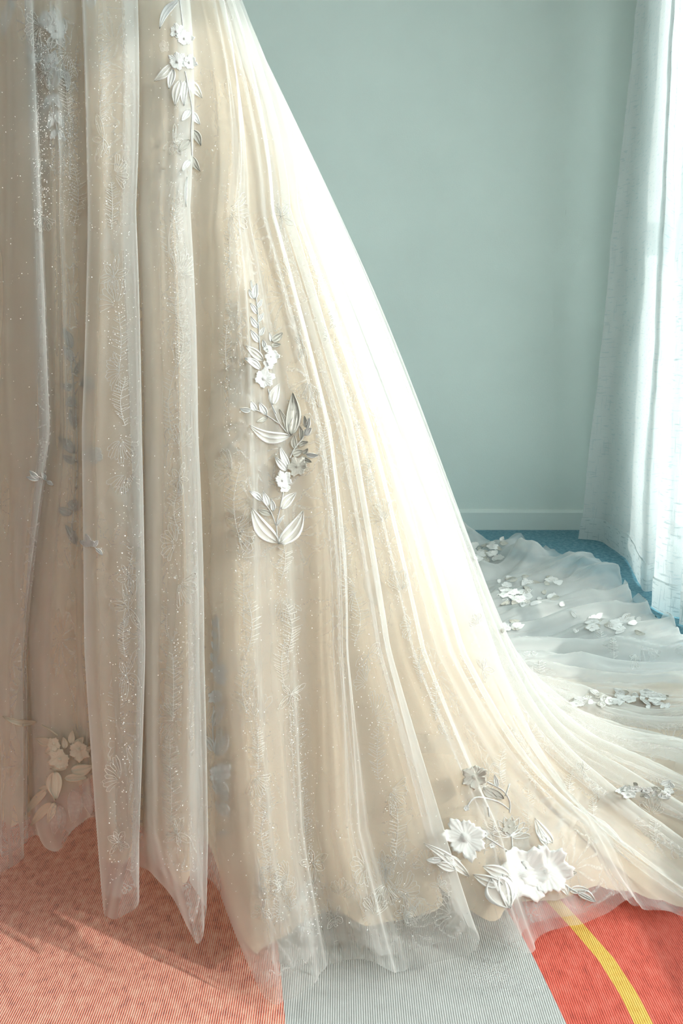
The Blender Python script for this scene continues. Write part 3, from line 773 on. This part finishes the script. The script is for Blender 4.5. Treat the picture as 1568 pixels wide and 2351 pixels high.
# 4: spray in the gap between the pleats
z5 = Map(440, 1380, 4.056)
spray('slender leafy spray in the shadowed gap between two pleats', bv1, z5,
  [[(235, 140), (255, 300), (245, 500), (215, 600)], [(205, 980), (195, 1200), (215, 1420)]],
  [((245, 240), (190, 170), 55), ((240, 345), (190, 270), 55), ((240, 455), (182, 375), 55), ((230, 570), (178, 480), 55), ((250, 200), (225, 125), 30),
   ((205, 1165), (312, 955), 95), ((235, 1440), (260, 1175), 80), ((240, 1440), (335, 1225), 100), ((205, 1400), (105, 1250), 80),
   ((340, 1800), (190, 1600), 110), ((345, 1860), (185, 1720), 80), ((350, 2000), (215, 1870), 110), ((225, 2170), (360, 2160), 30)],
  [((255, 650), 75, 6), ((270, 730), 65, 6), ((220, 890), 75, 7), ((265, 1600), 115, 6)])
# 5: faint spray seen through the shaded tulle
z6 = Map(0, 700, 2.0)
spray('faint vine seen through the shaded tulle panels', bv0, z6,
  [[(300, 110), (330, 300), (350, 520), (355, 760), (330, 1040), (360, 1110)]],
  [((330, 200), (285, 105), 40, 'shade_grey'), ((335, 260), (290, 190), 40, 'shade_grey'), ((345, 320), (385, 250), 34, 'shade_grey'), ((340, 380), (275, 365), 36, 'shade_grey'), ((350, 440), (300, 460), 50, 'shade_grey'),
   ((345, 560), (320, 480), 40, 'shade_grey'), ((345, 680), (265, 605), 46, 'shade_grey'), ((350, 720), (285, 690), 36, 'shade_grey'), ((330, 960), (265, 930), 40, 'shade_grey'), ((350, 1100), (300, 1010), 40, 'shade_grey')],
  [((400, 360), 40, 5, 'shade_grey'), ((430, 690), 48, 5, 'shade_grey'), ((340, 920), 36, 5, 'shade_grey')])
spray('small white leaf twig on the shaded tulle panel', bv2, z6, [[(140, 770), (200, 800), (245, 825)]],
  [((175, 800), (135, 760), 26), ((180, 800), (120, 790), 24), ((210, 805), (190, 770), 20), ((215, 810), (245, 830), 18)], [], sw=2)
spray('small white flower twig on the pleat edge', bv2, z6, [[(370, 1080), (420, 1100), (470, 1150)]],
  [((410, 1100), (395, 1050), 26), ((415, 1105), (365, 1085), 26), ((430, 1110), (450, 1080), 22), ((440, 1120), (470, 1150), 20)], [((415, 1095), 20, 5)], sw=2)
# 6: raised flowers at the shaded hem
z7 = Map(0, 1600, 5.877)
spray('raised cream blossoms and leaves at the shaded hem', bv2, z7,
  [[(560, 380), (640, 420), (780, 520)], [(700, 1050), (690, 1250), (740, 1400)]],
  [((500, 340), (30, 260), 85, 'cream', -0.10), ((700, 620), (480, 560), 120), ((780, 700), (600, 760), 130), ((880, 830), (690, 920), 140), ((900, 960), (670, 970), 60), ((880, 700), (850, 540), 90),
   ((960, 640), (980, 450), 90), ((1000, 700), (1130, 540), 120), ((1000, 850), (1240, 660), 120), ((950, 1000), (1260, 930), 170), ((870, 1100), (1180, 1090), 110), ((740, 1000), (760, 1390), 220),
   ((650, 1230), (320, 1610), 110), ((700, 1420), (405, 1745), 120), ((740, 1420), (640, 1700), 110), ((760, 1440), (720, 1880), 160, 'lace'), ((780, 1450), (830, 1850), 140, 'lace'), ((1000, 1250), (980, 1730), 220, 'lace'), ((1130, 1280), (1230, 1600), 170, 'lace'), ((660, 1220), (520, 1240), 60)],
  [((800, 850), 160, 6), ((1060, 720), 150, 6), ((720, 640), 110, 5)], mat='cream', lift=0.002, clampd=0.015)
# 7: the big flowers low on the right
z8 = Map(950, 1700, 3.136)
spray('large white satin flowers with budded stems above the right hem', bv2, z8,
  [[(490, 680), (560, 720), (680, 800)], [(705, 690), (710, 780)], [(690, 520), (690, 440), (640, 360), (530, 300)], [(690, 500), (600, 440), (450, 410), (380, 480)], [(660, 400), (690, 310)],
   [(545, 550), (535, 480)], [(1060, 1020), (1150, 1080), (1300, 1160)]],
  [((690, 980), (495, 905), 95), ((640, 1040), (425, 965), 90), ((560, 990), (700, 1210), 220), ((640, 960), (680, 1215), 140), ((1045, 980), (1175, 950), 85), ((1060, 1030), (1110, 1120), 60), ((1120, 1080), (1260, 1075), 60), ((1180, 1090), (1310, 1165), 70),
   ((1000, 740), (872, 560), 90), ((960, 760), (900, 620), 60), ((400, 980), (70, 740), 70, 'thread', 0.04), ((200, 860), (90, 860), 50), ((300, 930), (160, 885), 70), ((340, 900), (220, 820), 60), ((500, 350), (600, 410), 60, 'shade_grey'), ((600, 340), (580, 245), 36), ((650, 420), (500, 340), 60, 'shade_grey')],
  [((370, 700), 172, 7, 'thread', 0.85, 0.6), ((440, 260), 98, 6, 'shade_grey'), ((800, 960), 205, 6, 'thread', 1.0), ((960, 940), 190, 7, 'thread', 1.0), ((520, 670), 26, 5), ((565, 755), 26, 5), ((378, 488), 24, 5), ((690, 620), 60, 6, 'shade_grey')], sw=4)
V, Fs, UV = [], [], []
def loop(c, ang, L, w, n=10):
    pts = []
    for k in range(2 * n + 1):
        u = k / n
        a_ = u if u <= 1 else 2 - u; sgn = 1 if u <= 1 else -1
        x = a_ * L; y_ = sgn * w * 0.5 * math.sin(math.pi * a_) ** 0.6 if 0 < a_ < 1 else 0
        pts.append((c[0] + x * math.cos(ang) - y_ * math.sin(ang), c[1] + x * math.sin(ang) + y_ * math.cos(ang)))
    return pts
for a_ in range(-170, 0, 21): stroke(bv2, loop(z8(695, 690), R(a_), 46, 13), 2.4, V, Fs, UV)
sh = mesh_obj('shell_motif', V, Fs, M['thread'], dress, UV); sh['label'] = 'corded shell blossom among the large satin flowers'
# 8: crumpled flowers on the train
z9 = Map(1000, 1200, 2.76)
def clump(label, cx, cy, rx, ry, n, seed, rad=16):
    r2 = random.Random(seed); lv, fl_ = [], []
    mp = Map(0, 0, 1.0)
    for k in range(n):
        x, y_ = cx + r2.uniform(-rx, rx), cy + r2.uniform(-ry, ry); an = r2.uniform(0, 6.28); L = r2.uniform(0.9, 1.9) * rad
        lv.append(((x, y_), (x + L * math.cos(an), y_ + 0.55 * L * math.sin(an)), rad * r2.uniform(0.5, 0.8), 'shade_grey' if r2.random() < 0.4 else 'thread'))
    for k in range(max(1, n // 4)):
        fl_.append(((cx + r2.uniform(-rx, rx) * 0.8, cy + r2.uniform(-ry, ry) * 0.8), rad * r2.uniform(0.8, 1.1), 5, 'thread', 0.55, 0.0))
    spray(label, bv2, mp, [[(cx - 9, cy), (cx, cy + 3), (cx + 9, cy - 2)]], lv, fl_, sw=1.5, clampd=0.03, lift=0.003)
clump('crumpled white blossoms at the far end of the train', 1118, 1268, 36, 24, 24, 1, 14)
clump('leafy white appliqué in the middle of the train', 1215, 1355, 75, 35, 34, 2, 16)
clump('white blossom appliqué lying near the blue carpet', 1400, 1432, 80, 16, 26, 3, 17)
clump('small blossom on the train beside the skirt edge', 1172, 1440, 18, 12, 9, 4, 14)
clump('white blossoms, part shade-toned, tucked in the deep train fold', 1450, 1600, 90, 18, 28, 5, 17)
clump('white blossoms half hidden by the skirt edge', 1330, 1608, 25, 10, 6, 6)
clump('gathered blossoms in the shadowed train crease', 1490, 1815, 75, 16, 22, 7, 17)

# ------------------------------------------------------------------ lace motifs (stitched outlines) on the middle skirt
def motif(kind, c, r, rot):
    V, Fs, UV = [], [], []
    ln = []
    J = lambda p, a: (p[0] + random.uniform(-a, a), p[1] + random.uniform(-a, a))
    if kind == 0:      # scalloped shell fan
        n_ = random.randint(9, 13); sp_ = random.uniform(1.9, 2.9); ends = []
        for k in range(n_):
            an = rot + sp_ * (k / (n_ - 1) - 0.5); L = r * (1.15 + 0.15 * math.sin(k * 2.1 + rot)); e = (c[0] + L * math.cos(an), c[1] + L * math.sin(an)); ends.append(e)
            m_ = (c[0] + L * 0.55 * math.cos(an + 0.08), c[1] + L * 0.55 * math.sin(an + 0.08))
            b_ = (c[0] + L * random.uniform(0.12, 0.3) * math.cos(an), c[1] + L * random.uniform(0.12, 0.3) * math.sin(an))
            ln.append(smooth_pl([b_, m_, J(e, 1.5)], 4))
        for e0, e1 in zip(ends[:-1], ends[1:]):
            mid_ = ((e0[0] + e1[0]) / 2 + (e0[0] - c[0]) * 0.16, (e0[1] + e1[1]) / 2 + (e0[1] - c[1]) * 0.16); ln.append(smooth_pl([e0, mid_, e1], 3))
    elif kind == 1:    # long comb frond
        L = r * random.uniform(2.2, 3.4); cv = random.uniform(-0.5, 0.5); pts = []
        for k in range(18):
            q = k / 17; pts.append((c[0] + cv * r * math.sin(q * 3.1), c[1] - L / 2 + L * q))
        ln.append(pts)
        for k, p in enumerate(pts):
            wd = r * 0.62 * math.sin(math.pi * (k + 1) / 19) ** 0.7
            for s_ in (-1, 1):
                if random.random() < 0.85: ln.append([p, J((p[0] + s_ * wd, p[1] - wd * random.uniform(0.2, 0.55)), 2)])
    else:              # loose open petals
        for k in range(random.randint(4, 6)):
            an = rot + k * 1.15 + random.uniform(-0.3, 0.3); L = r * random.uniform(0.7, 1.4)
            ln.append([J(p, 0.8) for p in loop(c, an, L, r * random.uniform(0.3, 0.55), 6)])
            for d_ in (-0.12, 0.1): ln.append([(c[0] + L * 0.25 * math.cos(an + d_), c[1] + L * 0.25 * math.sin(an + d_)), (c[0] + L * 0.75 * math.cos(an + d_), c[1] + L * 0.75 * math.sin(an + d_))])
    tb = bv2 if random.random() < 0.42 else bv1
    near = cast(tb, *c)
    if near is None: return
    for l in ln: stroke(tb, [(c[0] + (q[0] - c[0]) * 0.72, q[1]) for q in l], 1.2, V, Fs, UV, eps=0.0015, jump=0.006, dens=6.0, near=near)
    if Fs:
        o_ = mesh_obj('lace_motif', V, Fs, M['stitch'], lace, UV)
def px_line(pts, y): return float(np.interp(y, [q[1] for q in pts], [q[0] for q in pts]))
lines = [([(95, 40), (100, 500), (110, 900)], 60, 520, 62, 26), ([(225, 60), (262, 500), (285, 900), (295, 1500), (270, 2030)], 90, 2030, 78, 34), ([(400, 60), (408, 900), (400, 1500), (400, 2000)], 240, 2000, 84, 38),
         ([(520, 300), (530, 900), (560, 1400), (590, 1800), (640, 2100)], 420, 2120, 76, 36), ([(640, 700), (640, 1300), (690, 1800), (720, 2100)], 1280, 2150, 84, 34),
         ([(630, 400), (700, 800), (800, 1300), (870, 1700), (930, 2100)], 430, 2120, 80, 32), ([(700, 560), (800, 900), (900, 1300), (1020, 1700)], 560, 1700, 86, 30), ([(160, 300), (165, 600)], 120, 520, 80, 34)]
for pts, y0, y1, st, r in lines:
    y_ = y0
    while y_ < y1:
        motif(random.choice((0, 0, 1, 1, 2)), (px_line(pts, y_) + random.uniform(-10, 10), y_), r * random.uniform(0.9, 1.5), random.uniform(0, 6.28)); y_ += st * random.uniform(0.8, 1.15)
for k in range(34):
    motif(random.choice((0, 0, 2, 2)), (random.uniform(590, 1040), random.uniform(1960, 2160)), random.uniform(26, 44), random.uniform(0, 6.28))
for k in range(46):
    x = random.uniform(1080, 1560); motif(random.choice((0, 1, 2)), (x, random.uniform(1360 + (x - 1080) * 0.12, 1560) if k % 2 else random.uniform(1650 + (x - 1080) * 0.25, 1960)), random.uniform(18, 34), random.uniform(0, 6.28))
# glitter
V, Fs = [], []
for k in range(9500):
    y_ = random.uniform(0, 2150); x = random.uniform(0, np.interp(y_, [0, 640, 1250, 1600, 2150], [520, 740, 980, 1180, 1150]))
    if k > 3000:                                   # thicker along the embroidered strips
        pts, y0, y1, st, r = random.choice(lines); y_ = random.uniform(y0, y1); x = px_line(pts, y_) + random.gauss(0, 0.42) * r
    d = cast(bv1 if k % 3 == 0 else bv2, x, y_)
    if d is None: continue
    c = CAMP + ray(x, y_) * (d - 0.0018) - DO; s_ = random.uniform(0.00035, 0.0008) * (0.6 + 0.4 * d)
    a1 = Vector((random.gauss(0, 1), random.gauss(0, 1), random.gauss(0, 1))).normalized(); b1 = a1.orthogonal().normalized()
    n = len(V); V += [c + s_ * np.array(a1), c + s_ * np.array(b1), c - s_ * np.array(a1), c - s_ * np.array(b1)]; Fs.append((n, n + 1, n + 2, n + 3))
g = mesh_obj('glitter', V, Fs, M['glit'], lace, smooth=False); g['kind'] = 'stuff'
